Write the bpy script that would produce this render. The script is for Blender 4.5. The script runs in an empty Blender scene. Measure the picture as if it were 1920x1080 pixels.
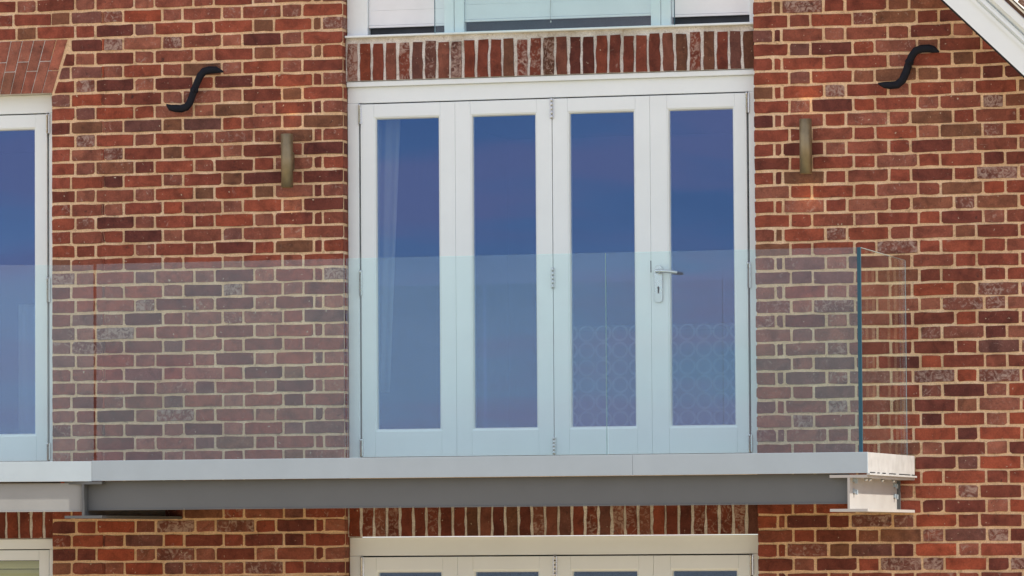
import bpy, math, random
from mathutils import Vector, Matrix
R = math.radians
SC = bpy.context.scene
COL = SC.collection
rng = random.Random(7)

# ------------------------------------------------------------------ camera, sky, sun, exposure
cam = bpy.data.cameras.new('camera')
camo = bpy.data.objects.new('camera', cam)
COL.objects.link(camo)
SC.camera = camo
cam.sensor_fit = 'HORIZONTAL'
cam.sensor_width = 36.0
cam.lens = 36.0 * 9368.08 / 1920.0
cam.clip_start = 0.1
cam.clip_end = 2000.0
_y, _p, _r = 0.2639, 0.0515, -0.0066
fwd = Vector((-math.sin(_y) * math.cos(_p), math.cos(_y) * math.cos(_p), math.sin(_p)))
rt0 = Vector((math.cos(_y), math.sin(_y), 0))
up0 = rt0.cross(fwd)
rt = math.cos(_r) * rt0 + math.sin(_r) * up0
up = -math.sin(_r) * rt0 + math.cos(_r) * up0
camo.matrix_world = Matrix(((rt.x, up.x, -fwd.x, 7.8279), (rt.y, up.y, -fwd.y, -25.5954),
                            (rt.z, up.z, -fwd.z, -1.7286), (0, 0, 0, 1)))

SUN_EL, SUN_AZ = 41.0, -0.4          # elevation; degrees behind the wall plane, seen from +X
world = bpy.data.worlds.new('World')
SC.world = world
world.use_nodes = True
wn, wl = world.node_tree.nodes, world.node_tree.links
bg = wn['Background']
bg.inputs['Strength'].default_value = 0.1
sky = wn.new('ShaderNodeTexSky')
sky.sky_type = 'NISHITA'
sky.sun_disc = False
sky.sun_elevation = R(SUN_EL)
sky.sun_rotation = R(90 - SUN_AZ)
sky.air_density = 1.0
sky.dust_density = 0.0
sky.ozone_density = 6.0
sky.altitude = 1500.0
wtc = wn.new('ShaderNodeTexCoord')
wmap = wn.new('ShaderNodeMapping')
wmap.inputs['Scale'].default_value = (1.6, 1.6, 4.5)
wmap.inputs['Location'].default_value = (1.2, 0.5, 2.0)
wl.new(wtc.outputs['Generated'], wmap.inputs['Vector'])
wno = wn.new('ShaderNodeTexNoise')
wno.inputs['Scale'].default_value = 1.5
wno.inputs['Detail'].default_value = 6.0
wno.inputs['Roughness'].default_value = 0.55
wl.new(wmap.outputs[0], wno.inputs['Vector'])
wrp = wn.new('ShaderNodeValToRGB')
wrp.color_ramp.elements[0].position = 0.36
wrp.color_ramp.elements[1].position = 0.60
wl.new(wno.outputs['Fac'], wrp.inputs['Fac'])
wmx = wn.new('ShaderNodeMix')
wmx.data_type = 'RGBA'
wl.new(wrp.outputs['Color'], wmx.inputs['Factor'])
wl.new(sky.outputs[0], wmx.inputs['A'])
wmx.inputs['B'].default_value = (7.9, 8.95, 9.9, 1)      # pale cloud
wmap2 = wn.new('ShaderNodeMapping')
wmap2.inputs['Scale'].default_value = (9.0, 9.0, 60.0)
wmap2.inputs['Location'].default_value = (0.7, 0.2, 1.3)
wl.new(wtc.outputs['Generated'], wmap2.inputs['Vector'])
wno2 = wn.new('ShaderNodeTexNoise')
wno2.inputs['Scale'].default_value = 1.3
wno2.inputs['Detail'].default_value = 5.0
wno2.inputs['Distortion'].default_value = 0.3
wl.new(wmap2.outputs[0], wno2.inputs['Vector'])
wrp2 = wn.new('ShaderNodeValToRGB')
wrp2.color_ramp.elements[0].position = 0.46
wrp2.color_ramp.elements[0].color = (0, 0, 0, 1)
wrp2.color_ramp.elements[1].position = 0.60
wrp2.color_ramp.elements[1].color = (0.75, 0.75, 0.75, 1)
wl.new(wno2.outputs['Fac'], wrp2.inputs['Fac'])
wmx2 = wn.new('ShaderNodeMix')
wmx2.data_type = 'RGBA'
wl.new(wrp2.outputs['Color'], wmx2.inputs['Factor'])
wl.new(wmx.outputs['Result'], wmx2.inputs['A'])
wmx2.inputs['B'].default_value = (8.0, 6.6, 7.8, 1)      # mauve bands of far cloud
wl.new(wmx2.outputs['Result'], bg.inputs['Color'])

sun = bpy.data.lights.new('sun', 'SUN')
sun.energy = 3.0
sun.angle = R(1.5)
sun.color = (1.0, 0.93, 0.82)
suno = bpy.data.objects.new('sun', sun)
COL.objects.link(suno)
sd = Vector((math.cos(R(SUN_EL)) * math.cos(R(SUN_AZ)), math.cos(R(SUN_EL)) * math.sin(R(SUN_AZ)), math.sin(R(SUN_EL))))
suno.rotation_euler = sd.to_track_quat('Z', 'Y').to_euler()
suno.location = (20, 2, 20)

SC.view_settings.view_transform = 'Standard'
SC.view_settings.look = 'None'
SC.view_settings.gamma = 1.0
SC.view_settings.use_curve_mapping = False
SC.view_settings.exposure = 0.68
SC.render.engine = 'CYCLES'
SC.cycles.max_bounces = 10
SC.cycles.transparent_max_bounces = 16
SC.cycles.caustics_reflective = False
SC.cycles.caustics_refractive = False


# ------------------------------------------------------------------ helpers
def lin(r, g, b):
    f = lambda c: ((c / 255 + 0.055) / 1.055) ** 2.4 if c > 10 else c / 255 / 12.92
    return (f(r), f(g), f(b))


WORLD = {}


class MB:
    """collects polygons, builds ONE mesh object"""
    def __init__(s):
        s.v, s.f, s.a, s.sm = [], [], [], []

    def add(s, vs, fs, att=None, smooth=False):
        n = len(s.v)
        s.v += [tuple(v) for v in vs]
        for f in fs:
            s.f.append([n + i for i in f])
            s.a.append(att)
            s.sm.append(smooth)

    def box(s, x0, x1, y0, y1, z0, z1, att=None):
        vs = [(x0, y0, z0), (x1, y0, z0), (x1, y1, z0), (x0, y1, z0), (x0, y0, z1), (x1, y0, z1), (x1, y1, z1), (x0, y1, z1)]
        s.add(vs, [(0, 3, 2, 1), (4, 5, 6, 7), (0, 1, 5, 4), (1, 2, 6, 5), (2, 3, 7, 6), (3, 0, 4, 7)], att)

    def prism(s, poly, y0, y1, att=None):
        """poly: (x,z) counter-clockwise seen from -Y (x right, z up)"""
        n = len(poly)
        vs = [(x, y0, z) for x, z in poly] + [(x, y1, z) for x, z in poly]
        fs = [list(range(n)), [2 * n - 1 - i for i in range(n)]]
        fs += [(i, n + i, n + (i + 1) % n, (i + 1) % n) for i in range(n)]
        s.add(vs, fs, att)

    def extrude_along(s, prof, a, b, right, upv, smooth=False):
        """profile (u,v) swept from point a to b"""
        a, b, right, upv = Vector(a), Vector(b), Vector(right), Vector(upv)
        n = len(prof)
        vs = [a + right * u + upv * v for u, v in prof] + [b + right * u + upv * v for u, v in prof]
        fs = [[n - 1 - i for i in range(n)], [n + i for i in range(n)]]
        fs += [(i, (i + 1) % n, n + (i + 1) % n, n + i) for i in range(n)]
        s.add(vs, fs, None, smooth)

    def tube(s, pts, rad, seg=10, flat=1.0):
        """tube in the XZ plane; rad list per point; flat scales depth (Y)"""
        pts = [Vector(p) for p in pts]
        rings = []
        for i, p in enumerate(pts):
            t = (pts[min(i + 1, len(pts) - 1)] - pts[max(i - 1, 0)]).normalized()
            n = Vector((0, 1, 0))
            if abs(t.dot(n)) > 0.9:
                n = Vector((1, 0, 0))
            bvec = t.cross(n).normalized()
            n2 = bvec.cross(t).normalized()
            r = rad[i] if isinstance(rad, (list, tuple)) else rad
            rings.append([p + bvec * (r * math.cos(2 * math.pi * k / seg)) + n2 * (r * flat * math.sin(2 * math.pi * k / seg)) for k in range(seg)])
        vs = [v for ring in rings for v in ring]
        fs = []
        for i in range(len(pts) - 1):
            for k in range(seg):
                fs.append((i * seg + k, i * seg + (k + 1) % seg, (i + 1) * seg + (k + 1) % seg, (i + 1) * seg + k))
        s.add(vs, fs, None, True)
        s.add(rings[0], [list(range(seg))[::-1]])
        s.add(rings[-1], [list(range(seg))])

    def lathe(s, c, prof, seg=24, smooth=True):
        """prof: (r, z) list, around vertical axis at c=(x,y)"""
        vs, fs = [], []
        for r, z in prof:
            for k in range(seg):
                a = 2 * math.pi * k / seg
                vs.append((c[0] + r * math.cos(a), c[1] + r * math.sin(a), z))
        for i in range(len(prof) - 1):
            for k in range(seg):
                fs.append((i * seg + k, i * seg + (k + 1) % seg, (i + 1) * seg + (k + 1) % seg, (i + 1) * seg + k))
        s.add(vs, fs, None, smooth)

    def mesh(s, name, origin):
        me = bpy.data.meshes.new(name)
        o = Vector(origin)
        me.from_pydata([Vector(v) - o for v in s.v], [], s.f)
        if any(a is not None for a in s.a):
            at = me.attributes.new('tone', 'FLOAT_COLOR', 'FACE')
            for i, a in enumerate(s.a):
                at.data[i].color = a if a is not None else (0.1, 0.03, 0.02, 0)
        if any(s.sm):
            me.polygons.foreach_set('use_smooth', s.sm)
        me.update()
        return me

    def build(s, name, mat, parent=None, origin=None, bevel=None, label=None):
        if origin is None:
            xs, ys, zs = zip(*s.v)
            origin = ((min(xs) + max(xs)) / 2, (min(ys) + max(ys)) / 2, min(zs))
        me = s.mesh(name, origin)
        if mat is not None:
            me.materials.append(mat)
        return link(name, me, origin, parent, bevel, label)


def link(name, data, origin, parent=None, bevel=None, label=None):
    o = bpy.data.objects.new(name, data)
    COL.objects.link(o)
    W = Vector(origin)
    WORLD[o.name] = W
    if parent is not None:
        o.parent = parent
        o.location = W - WORLD[parent.name]
    else:
        o.location = W
    if bevel:
        m = o.modifiers.new('bevel', 'BEVEL')
        m.width = bevel
        m.segments = 2
        m.limit_method = 'ANGLE'
        m.angle_limit = R(40)
    if label:
        o['label'] = label
    return o


def thing(name, origin, label, cat, group=None):
    o = link(name, None, origin)
    o.empty_display_size = 0.2
    return tag(o, label, cat, group)


def tag(o, label=None, cat=None, group=None, kind=None):
    if label: o['label'] = label
    if cat: o['category'] = cat
    if group: o['group'] = group
    if kind: o['kind'] = kind
    return o


def copy_thing(o, dx, label):
    c = o.copy()
    COL.objects.link(c)
    c.location = o.location + Vector(dx)
    WORLD[c.name] = c.location.copy()
    c['label'] = label
    for ch in o.children:
        d = ch.copy()
        COL.objects.link(d)
        d.parent = c
        for g in ch.children:
            e = g.copy()
            COL.objects.link(e)
            e.parent = d
    return c


# ------------------------------------------------------------------ materials
def new_mat(name):
    m = bpy.data.materials.new(name)
    m.use_nodes = True
    nt = m.node_tree
    b = nt.nodes['Principled BSDF']
    return m, nt.nodes, nt.links, b


def noise(nodes, links, pos, scale, detail=4, rough=0.55, dist=0.0):
    n = nodes.new('ShaderNodeTexNoise')
    n.inputs['Scale'].default_value = scale
    n.inputs['Detail'].default_value = detail
    n.inputs['Roughness'].default_value = rough
    n.inputs['Distortion'].default_value = dist
    links.new(pos, n.inputs['Vector'])
    return n.outputs['Fac']


def ramp(nodes, links, fac, stops):
    r = nodes.new('ShaderNodeValToRGB')
    el = r.color_ramp.elements
    while len(el) < len(stops):
        el.new(0.5)
    for e, (p, c) in zip(el, stops):
        e.position = p
        e.color = (c, c, c, 1) if not isinstance(c, tuple) else (*c, 1)
    links.new(fac, r.inputs['Fac'])
    return r.outputs['Color']


def mixc(nodes, links, fac, a, b, mode='MIX'):
    m = nodes.new('ShaderNodeMix')
    m.data_type = 'RGBA'
    m.blend_type = mode
    for sock, v in (('Factor', fac), ('A', a), ('B', b)):
        if isinstance(v, (int, float)):
            m.inputs[sock].default_value = v
        elif isinstance(v, tuple):
            m.inputs[sock].default_value = (*v, 1) if len(v) == 3 else v
        else:
            links.new(v, m.inputs[sock])
    return m.outputs['Result']


def math_n(nodes, links, op, a, b):
    m = nodes.new('ShaderNodeMath')
    m.operation = op
    for i, v in enumerate((a, b)):
        if isinstance(v, (int, float)):
            m.inputs[i].default_value = v
        else:
            links.new(v, m.inputs[i])
    return m.outputs[0]


def position(nodes):
    return nodes.new('ShaderNodeNewGeometry').outputs['Position']


def add_bump(nodes, links, b, h, strength, dist):
    bp = nodes.new('ShaderNodeBump')
    bp.inputs['Strength'].default_value = strength
    bp.inputs['Distance'].default_value = dist
    links.new(h, bp.inputs['Height'])
    links.new(bp.outputs[0], b.inputs['Normal'])


def brick_mat(name, source, salt_col=(0.43, 0.305, 0.25)):
    m, nd, lk, b = new_mat(name)
    if source == 'object':
        oi = nd.new('ShaderNodeObjectInfo')
        col, alpha = oi.outputs['Color'], oi.outputs['Alpha']
    else:
        at = nd.new('ShaderNodeAttribute')
        at.attribute_name = 'tone'
        col, alpha = at.outputs['Color'], at.outputs['Alpha']
    pos = position(nd)
    mott = ramp(nd, lk, noise(nd, lk, pos, 14, 5, 0.6, 0.6), [(0.25, 0.55), (0.5, 0.97), (0.75, 1.32)])
    c = mixc(nd, lk, 1.0, col, mott, 'MULTIPLY')
    flash = ramp(nd, lk, noise(nd, lk, pos, 8.5, 2, 0.5, 0.4), [(0.52, 0.0), (0.66, 0.55)])
    c = mixc(nd, lk, flash, c, mixc(nd, lk, 1.0, c, (0.62, 0.60, 0.66), 'MULTIPLY'))
    drift = ramp(nd, lk, noise(nd, lk, pos, 1.1, 3, 0.5), [(0.3, 0.84), (0.7, 1.10)])
    c = mixc(nd, lk, 1.0, c, drift, 'MULTIPLY')
    fine = ramp(nd, lk, noise(nd, lk, pos, 120, 3, 0.6), [(0.3, 0.80), (0.7, 1.16)])
    c = mixc(nd, lk, 1.0, c, fine, 'MULTIPLY')
    # lime bloom: amount carried per brick
    nb = noise(nd, lk, pos, 30, 5, 0.62, 1.6)
    big = noise(nd, lk, pos, 9, 3, 0.5)
    s = math_n(nd, lk, 'ADD', math_n(nd, lk, 'MULTIPLY', nb, 0.8), math_n(nd, lk, 'MULTIPLY', big, 0.2))
    th = math_n(nd, lk, 'ADD', s, math_n(nd, lk, 'MULTIPLY', alpha, 0.21))
    salt = ramp(nd, lk, th, [(0.645, 0.0), (0.785, 0.8)])
    c = mixc(nd, lk, salt, c, salt_col)
    # small specks of mortar left on the face
    sp = ramp(nd, lk, noise(nd, lk, pos, 55, 2, 0.5), [(0.705, 0.0), (0.745, 0.9)])
    c = mixc(nd, lk, sp, c, (0.52, 0.42, 0.31))
    # dark burnt spots
    dk = ramp(nd, lk, noise(nd, lk, pos, 30, 3, 0.5, 0.5), [(0.24, 0.75), (0.33, 0.0)])
    c = mixc(nd, lk, dk, c, (0.035, 0.022, 0.02))
    lk.new(c, b.inputs['Base Color'])
    b.inputs['Roughness'].default_value = 0.88
    b.inputs['Specular IOR Level'].default_value = 0.25
    h = math_n(nd, lk, 'ADD', noise(nd, lk, pos, 60, 6, 0.65), math_n(nd, lk, 'MULTIPLY', salt, 0.25))
    add_bump(nd, lk, b, h, 0.55, 0.006)
    return m


def mortar_mat(name, c0, c1, c2):
    m, nd, lk, b = new_mat(name)
    pos = position(nd)
    c = ramp(nd, lk, noise(nd, lk, pos, 7, 5, 0.6), [(0.3, c0), (0.52, c1), (0.72, c2)])
    drift = ramp(nd, lk, noise(nd, lk, pos, 1.3, 4, 0.55), [(0.3, 0.86), (0.7, 1.08)])
    c = mixc(nd, lk, 1.0, c, drift, 'MULTIPLY')
    f = ramp(nd, lk, noise(nd, lk, pos, 160, 3, 0.6), [(0.3, 0.78), (0.7, 1.14)])
    c = mixc(nd, lk, 1.0, c, f, 'MULTIPLY')
    dirt = ramp(nd, lk, noise(nd, lk, pos, 30, 4, 0.6, 0.8), [(0.28, 0.55), (0.42, 0.0)])
    c = mixc(nd, lk, dirt, c, (0.26, 0.16, 0.09))
    lk.new(c, b.inputs['Base Color'])
    b.inputs['Roughness'].default_value = 0.95
    b.inputs['Specular IOR Level'].default_value = 0.15
    h = math_n(nd, lk, 'ADD', noise(nd, lk, pos, 90, 6, 0.7), math_n(nd, lk, 'MULTIPLY', noise(nd, lk, pos, 22, 3, 0.5), 1.4))
    add_bump(nd, lk, b, h, 0.7, 0.006)
    return m


def paint_mat(name, col, rough=0.4, var=0.05, grime=0.0, metal=0.0, scale=6.0):
    m, nd, lk, b = new_mat(name)
    pos = position(nd)
    v = ramp(nd, lk, noise(nd, lk, pos, scale, 4, 0.55), [(0.3, 1.0 - var), (0.7, 1.0 + var * 0.5)])
    c = mixc(nd, lk, 1.0, col, v, 'MULTIPLY')
    if grime:
        g = ramp(nd, lk, noise(nd, lk, pos, 3.2, 8, 0.7, 1.0), [(0.46, 0.0), (0.75, grime)])
        c = mixc(nd, lk, g, c, tuple(x * 0.45 for x in col))
    lk.new(c, b.inputs['Base Color'])
    b.inputs['Metallic'].default_value = metal
    r = ramp(nd, lk, noise(nd, lk, pos, scale * 2, 3, 0.5), [(0.3, max(rough - 0.08, 0.05)), (0.7, rough + 0.1)])
    lk.new(r, b.inputs['Roughness'])
    add_bump(nd, lk, b, noise(nd, lk, pos, 45, 3, 0.5), 0.06, 0.004)
    return m


def glass_mat(name, trans, refl, facing=1.6):
    """thin glass sheet: tinted see-through plus a reflecting coat that strengthens at grazing angles"""
    m, nd, lk, b = new_mat(name)
    nd.remove(b)
    out = nd['Material Output']
    t = nd.new('ShaderNodeBsdfTransparent')
    t.inputs['Color'].default_value = (*trans, 1)
    g = nd.new('ShaderNodeBsdfGlossy')
    g.inputs['Roughness'].default_value = 0.0
    lw = nd.new('ShaderNodeFresnel')
    lw.inputs['IOR'].default_value = 1.5
    k = math_n(nd, lk, 'MINIMUM', math_n(nd, lk, 'MULTIPLY', lw.outputs[0], 25.0), facing)     # 1.0 near normal incidence
    c = mixc(nd, lk, 1.0, refl, k, 'MULTIPLY')
    lk.new(c, g.inputs['Color'])
    a = nd.new('ShaderNodeAddShader')
    lk.new(t.outputs[0], a.inputs[0])
    lk.new(g.outputs[0], a.inputs[1])
    lk.new(a.outputs[0], out.inputs['Surface'])
    return m


M = {}
M['brick'] = brick_mat('brick', 'object')
M['brick_bulk'] = brick_mat('brick_bulk', 'attr')
M['mortar'] = mortar_mat('mortar', lin(214, 176, 136), lin(233, 197, 157), lin(242, 212, 179))
M['mortar_pale'] = mortar_mat('mortar_pale', lin(200, 190, 176), lin(226, 220, 212), lin(242, 239, 234))
M['white'] = paint_mat('white_paint', (0.80, 0.85, 0.85), 0.38, 0.03)
M['white_board'] = paint_mat('white_board', (0.80, 0.81, 0.82), 0.45, 0.05)
M['fascia'] = paint_mat('grey_aluminium', (0.40, 0.475, 0.52), 0.42, 0.05, 0.06)
M['fascia_end'] = paint_mat('dusty_sunlit_tone_aluminium', (0.46, 0.455, 0.44), 0.6, 0.14, 0.30, scale=18)  # the grey edge band metal again, sunlight mixed into a warmer tone
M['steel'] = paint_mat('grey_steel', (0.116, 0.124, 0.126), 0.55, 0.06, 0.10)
M['steel_lit_mid'] = paint_mat('sunlit_tone_steel', (0.29, 0.295, 0.285), 0.5, 0.06, 0.05)  # same grey steel, lightened to carry the sun on the left length
M['steel_lit_pale'] = paint_mat('sunlit_tone_cream_steel', (0.45, 0.43, 0.40), 0.55, 0.05, 0.05)  # same steel, lightened and warmed to carry sunlight on the end beam
M['chrome'] = paint_mat('brushed_steel', (0.62, 0.63, 0.63), 0.28, 0.05, metal=0.9)
M['dark'] = paint_mat('dark_shade', (0.012, 0.012, 0.012), 0.8)
M['slot'] = paint_mat('gap_shade', (0.016, 0.020, 0.028), 0.5)  # near-black standing in for shade in the gaps below the blinds
M['iron'] = paint_mat('black_iron', (0.006, 0.007, 0.012), 0.6, 0.25, scale=30)
M['iron'].node_tree.nodes['Principled BSDF'].inputs['Specular IOR Level'].default_value = 0.2
M['brass'] = paint_mat('aged_brass', (0.27, 0.21, 0.12), 0.45, 0.2, metal=0.55, scale=25)
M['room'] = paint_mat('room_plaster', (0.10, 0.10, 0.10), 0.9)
M['blind'] = paint_mat('blind_fabric', (0.80, 0.82, 0.84), 0.8)
M['blind_olive'] = paint_mat('olive_blind_fabric', (0.62, 0.62, 0.36), 0.8)
M['curtain'] = paint_mat('curtain_fabric', (0.50, 0.49, 0.47), 0.9)
M['ground'] = paint_mat('gravel_paving', (0.53, 0.42, 0.25), 0.95, 0.2, scale=3)
M['tile'] = paint_mat('roof_tile', (0.22, 0.13, 0.09), 0.85, 0.25, scale=9)
M['undercloak'] = paint_mat('pale_undercloak', (0.72, 0.68, 0.56), 0.85, 0.2, scale=30)
M['pane'] = glass_mat('window_glass', (0.66, 0.70, 0.70), (0.045, 0.068, 0.132))
M['clear'] = glass_mat('clear_glass', (0.93, 0.94, 0.92), (0.016, 0.020, 0.022))
M['guard'] = glass_mat('balustrade_glass', (0.860, 0.930, 0.928), (0.040, 0.036, 0.036), 5.5)
m, nd, lk, b = new_mat('glass_edge')
b.inputs['Base Color'].default_value = (0.018, 0.085, 0.125, 1)
b.inputs['Roughness'].default_value = 0.4
b.inputs['Specular IOR Level'].default_value = 0.3
M['edge_mid'] = paint_mat('sea_green_edge', (0.16, 0.24, 0.26), 0.5)
M['edge_pale'] = paint_mat('pale_edge', (0.36, 0.40, 0.40), 0.5)
M['edge'] = m
m, nd, lk, b = new_mat('lamp_glow')
b.inputs['Base Color'].default_value = (0.9, 0.8, 0.6, 1)
b.inputs['Emission Color'].default_value = (1.0, 0.62, 0.28, 1)
b.inputs['Emission Strength'].default_value = 4.0
M['glow'] = m
# trellis print for the upholstery
m, nd, lk, b = new_mat('trellis_fabric')
pos = position(nd)
sp_ = nd.new('ShaderNodeSeparateXYZ')
lk.new(pos, sp_.inputs[0])
P_ = 0.092
lines = None
for ox, oz in ((0.0, 0.0),):
    dx_ = math_n(nd, lk, 'SUBTRACT', math_n(nd, lk, 'FRACT', math_n(nd, lk, 'ADD', math_n(nd, lk, 'DIVIDE', sp_.outputs['X'], P_), 50.0 + ox), 0), 0.5)
    dz_ = math_n(nd, lk, 'SUBTRACT', math_n(nd, lk, 'FRACT', math_n(nd, lk, 'ADD', math_n(nd, lk, 'DIVIDE', sp_.outputs['Z'], P_), 50.0 + oz), 0), 0.5)
    rr = math_n(nd, lk, 'SQRT', math_n(nd, lk, 'ADD', math_n(nd, lk, 'MULTIPLY', dx_, dx_), math_n(nd, lk, 'MULTIPLY', dz_, dz_)), 0)
    band = math_n(nd, lk, 'LESS_THAN', math_n(nd, lk, 'ABSOLUTE', math_n(nd, lk, 'SUBTRACT', rr, 0.43), 0), 0.065)
    lines = band if lines is None else math_n(nd, lk, 'MAXIMUM', lines, band)
c = mixc(nd, lk, lines, (0.12, 0.125, 0.125), (0.36, 0.37, 0.36))
lk.new(c, b.inputs['Base Color'])
b.inputs['Roughness'].default_value = 0.9
M['trellis'] = m

# ------------------------------------------------------------------ main dimensions (metres; wall face at y = 0)
GZ = -3.95                       # ground
PITCH, Z0 = 0.075, -0.002        # brick course
XL0, XL1 = -1.684, -0.024        # brick pier between the window and the doors
XR0, XR1 = 2.235, 4.20           # brick pier right of the doors
XW0 = -3.940                     # left side of the left bay
XE = -5.2                        # left end of the house
RV = 0.09                        # reveal depth
SLOPE = -0.971                   # gable verge


def verge_z(x):                  # lower edge of the bargeboard on the wall
    return 1.055 + SLOPE * (x - 3.309)


APEX = -0.86


def roof_z(x):
    return verge_z(x) if x > APEX else verge_z(2 * APEX - x)


# ------------------------------------------------------------------ ground
g = MB()
g.add([(-400, -400, GZ), (400, -400, GZ), (400, 400, GZ), (-400, 400, GZ)], [(0, 1, 2, 3)])
tag(g.build('ground', M['ground'], origin=(0, 0, GZ)), kind='structure')

# ------------------------------------------------------------------ house: mortar wall body
house = thing('brick_house', (1.1, 0, GZ), 'red brick gabled house with cream mortar, white bifold doors and soldier brick lintels', 'house')
T0, T1 = 0.004, 0.34
w = MB()
ZLOW, ZMID0, ZMID1, ZDOOR, ZSOL0, ZSILL, ZUP, ZUPL = -1.683, -1.477, -1.256, 0.770, 0.773, 1.005, 2.30, 2.52
ARCH0, ARCH1 = 0.757, 1.047


def wall_poly(poly):
    w.prism(poly, T0, T1)


def wrect(x0, x1, z0, z1):
    wall_poly([(x0, z0), (x1, z0), (x1, z1), (x0, z1)])


wrect(XE, XW0, GZ, -2.2)
wall_poly([(XE, -2.2), (XW0, -2.2), (XW0, ARCH1), (-4.9, ARCH1), (XE, ARCH1 - 0.25)])
wrect(XL0, XL1 - 0.004, GZ, ARCH1)
wall_poly([(XR0 + 0.004, GZ), (XR1, GZ), (XR1, verge_z(XR1) + 0.20), (XR0 + 0.004, verge_z(XR0) + 0.20)])
wrect(XL0 - 2.256, XL1 - 0.004, ARCH1, ZUPL)
# gable above the upper lintel
wall_poly([(XW0, ZUPL), (XR0 + 0.004, ZUPL), (XR0 + 0.004, verge_z(XR0) + 0.20), (APEX, verge_z(APEX) + 0.20), (XW0, roof_z(XW0) + 0.20)])
# left bay: blocks between the openings
w.prism([(XW0, ZMID0), (XL0, ZMID0), (XL0, ZMID1), (XW0, ZMID1)], RV, T1)
w.prism([(XW0, GZ), (XL0, GZ), (XL0, -3.05), (XW0, -3.05)], T0, T1)
# door bay
w.prism([(XL1 - 0.004, ZMID0), (XR0 + 0.004, ZMID0), (XR0 + 0.004, ZMID1), (XL1 - 0.004, ZMID1)], RV, T1)
wall = w.build('wall', M['mortar'], house, origin=(1.1, 0, GZ))

# ------------------------------------------------------------------ bricks
LIGHT = 0.86
PAL = [((134, 68, 52), 24), ((126, 64, 50), 20), ((108, 56, 46), 12), ((142, 71, 52), 9), ((143, 70, 49), 3),
       ((136, 80, 64), 12), ((118, 75, 57), 7), ((116, 72, 62), 5)]
PALW = [w_ for _, w_ in PAL]


def brick_tone(kind):
    c = rng.choices([c_ for c_, _ in PAL], PALW)[0]
    k = rng.uniform(0.9, 1.1)
    r_, g_, b_ = lin(*c)
    salt = rng.random() ** 2.0 * 0.62
    if kind == 'header':
        salt = rng.random() ** 1.2 * 0.85
        k *= 1.06
    if kind == 'soldier':
        salt = rng.choice([0.0, 0.0, 0.05, 0.1, 0.1, 0.2, 0.7, 1.0])
        k *= 0.70
    return (0.97 * r_ * k / LIGHT, 1.025 * g_ * k / LIGHT, 1.03 * b_ * k / LIGHT, salt)


# brick shades read off the wall, course by course: r red, d dark, o orange, p dusty pink, b brown, g grey-purple, s lime-bloomed
LEFT = {-17: 'rpdprprrrprbp', -16: 'bgbsoprprpr', -15: 'rbrrdgrrrbrbs', -14: 'dospsrpdpr', -13: 'dpdprrrbrbr', -12: 'goprrbprpd',
        -11: 'rsdpdrdrrdp', -10: 'odrdpppdbr', -9: 'rgorppbpddp', -8: 'bppgbgrrrb', -7: 'rsrprpprbrr', -6: 'prsrbrpdrd',
        -5: 'rpbdrrdrpdr', -4: 'rrdrprbdrd', -3: 'dprprbobpdp', -2: 'rdprorprpd', -1: 'rpdprropddr', 0: 'rprdprgrpr',
        1: 'rrrprrdrbdr', 2: 'rrrdrrprrr', 3: 'sprgrpdprrs', 4: 'rgrrpdsrpd', 5: 'rrrsdpdpdpp', 6: 'grpdrpsprg', 7: 'gpsrrpdprdp',
        8: 'sgddgrrdrr', 9: 'gprprrdprgp', 10: 'rprgrprdbr', 11: 'rprdpgrpdpp', 12: 'drprgrprdr', 13: 'prdpsrrprgp', 14: 'rgrdpdprgg',
        15: 'prdprgbrrrp', 16: 'rprdprrrbp', 21: 'dropspsrdrp', 22: 'rdrgodrddr', 23: 'ddopspdprdp', 24: 'rdpogppsrd'}
RIGHT = {-15: 'rbsrrbbr', -14: 'rrrsbdd', -13: 'gdrprrdp', -12: 'rgdrpbd', -11: 'rrrrrprbd', -10: 'rgrbbbrdd', -9: 'brrsrprprb',
         -8: 'rpdorprsb', -7: 'drrrprbrrr', -6: 'rrrrrpbsr', -5: 'rrdprrdprp', -4: 'drrrprrdd', -3: 'rdbrrrdrsp', -2: 'prrrprbor',
         -1: 'rrprprbsbo', 0: 'rrrprrdpr', 1: 'rbrsrrrbdr', 2: 'brrrsrrrr', 3: 'pggpgbrrrr', 4: 'gggrbddrr', 5: 'pgrppbobs', 6: 'spspppssp',
         7: 'sgdppddodr', 8: 'pgpprspdp', 9: 'pdpsdddrg', 10: 'gpgpdorrd', 11: 'rggsgpsos', 12: 'rrgprsdpo', 13: 'grrspbdbp', 14: 'psrprdrpo',
         15: 'sgprprodo', 16: 'rrgrbpdpd', 17: 'rrdrprdgo', 18: 'rrrrrordr', 19: 'rrrprprsd', 20: 'rrrprddpo', 21: 'rrddssodd', 22: 'rrdbbsgsd',
         23: 'rrsbgdopr', 24: 'dpdrssods'}
SHADE = {'r': [((136, 68, 51), .12), ((128, 64, 49), .15), ((140, 70, 51), .2), ((132, 72, 56), .25)],
         'd': [((108, 55, 45), .1), ((100, 52, 44), .12), ((114, 58, 45), .1)],
         'o': [((146, 70, 49), .12), ((141, 68, 48), .15)],
         'p': [((138, 82, 66), .4), ((132, 76, 61), .45), ((142, 84, 66), .35)],
         'b': [((120, 76, 56), .15), ((114, 73, 54), .15), ((126, 76, 57), .25)],
         'g': [((114, 70, 61), .3), ((120, 74, 64), .35), ((106, 66, 58), .25)],
         's': [((118, 69, 57), .95), ((124, 71, 58), .85), ((112, 67, 57), 1.05)]}


def coded_tone(code):
    c, salt = rng.choice(SHADE[code])
    k = rng.uniform(0.93, 1.07)
    r_, g_, b_ = lin(*c)
    return (0.97 * r_ * k / LIGHT, 1.025 * g_ * k / LIGHT, 1.03 * b_ * k / LIGHT, salt * rng.uniform(0.7, 1.1))


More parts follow.
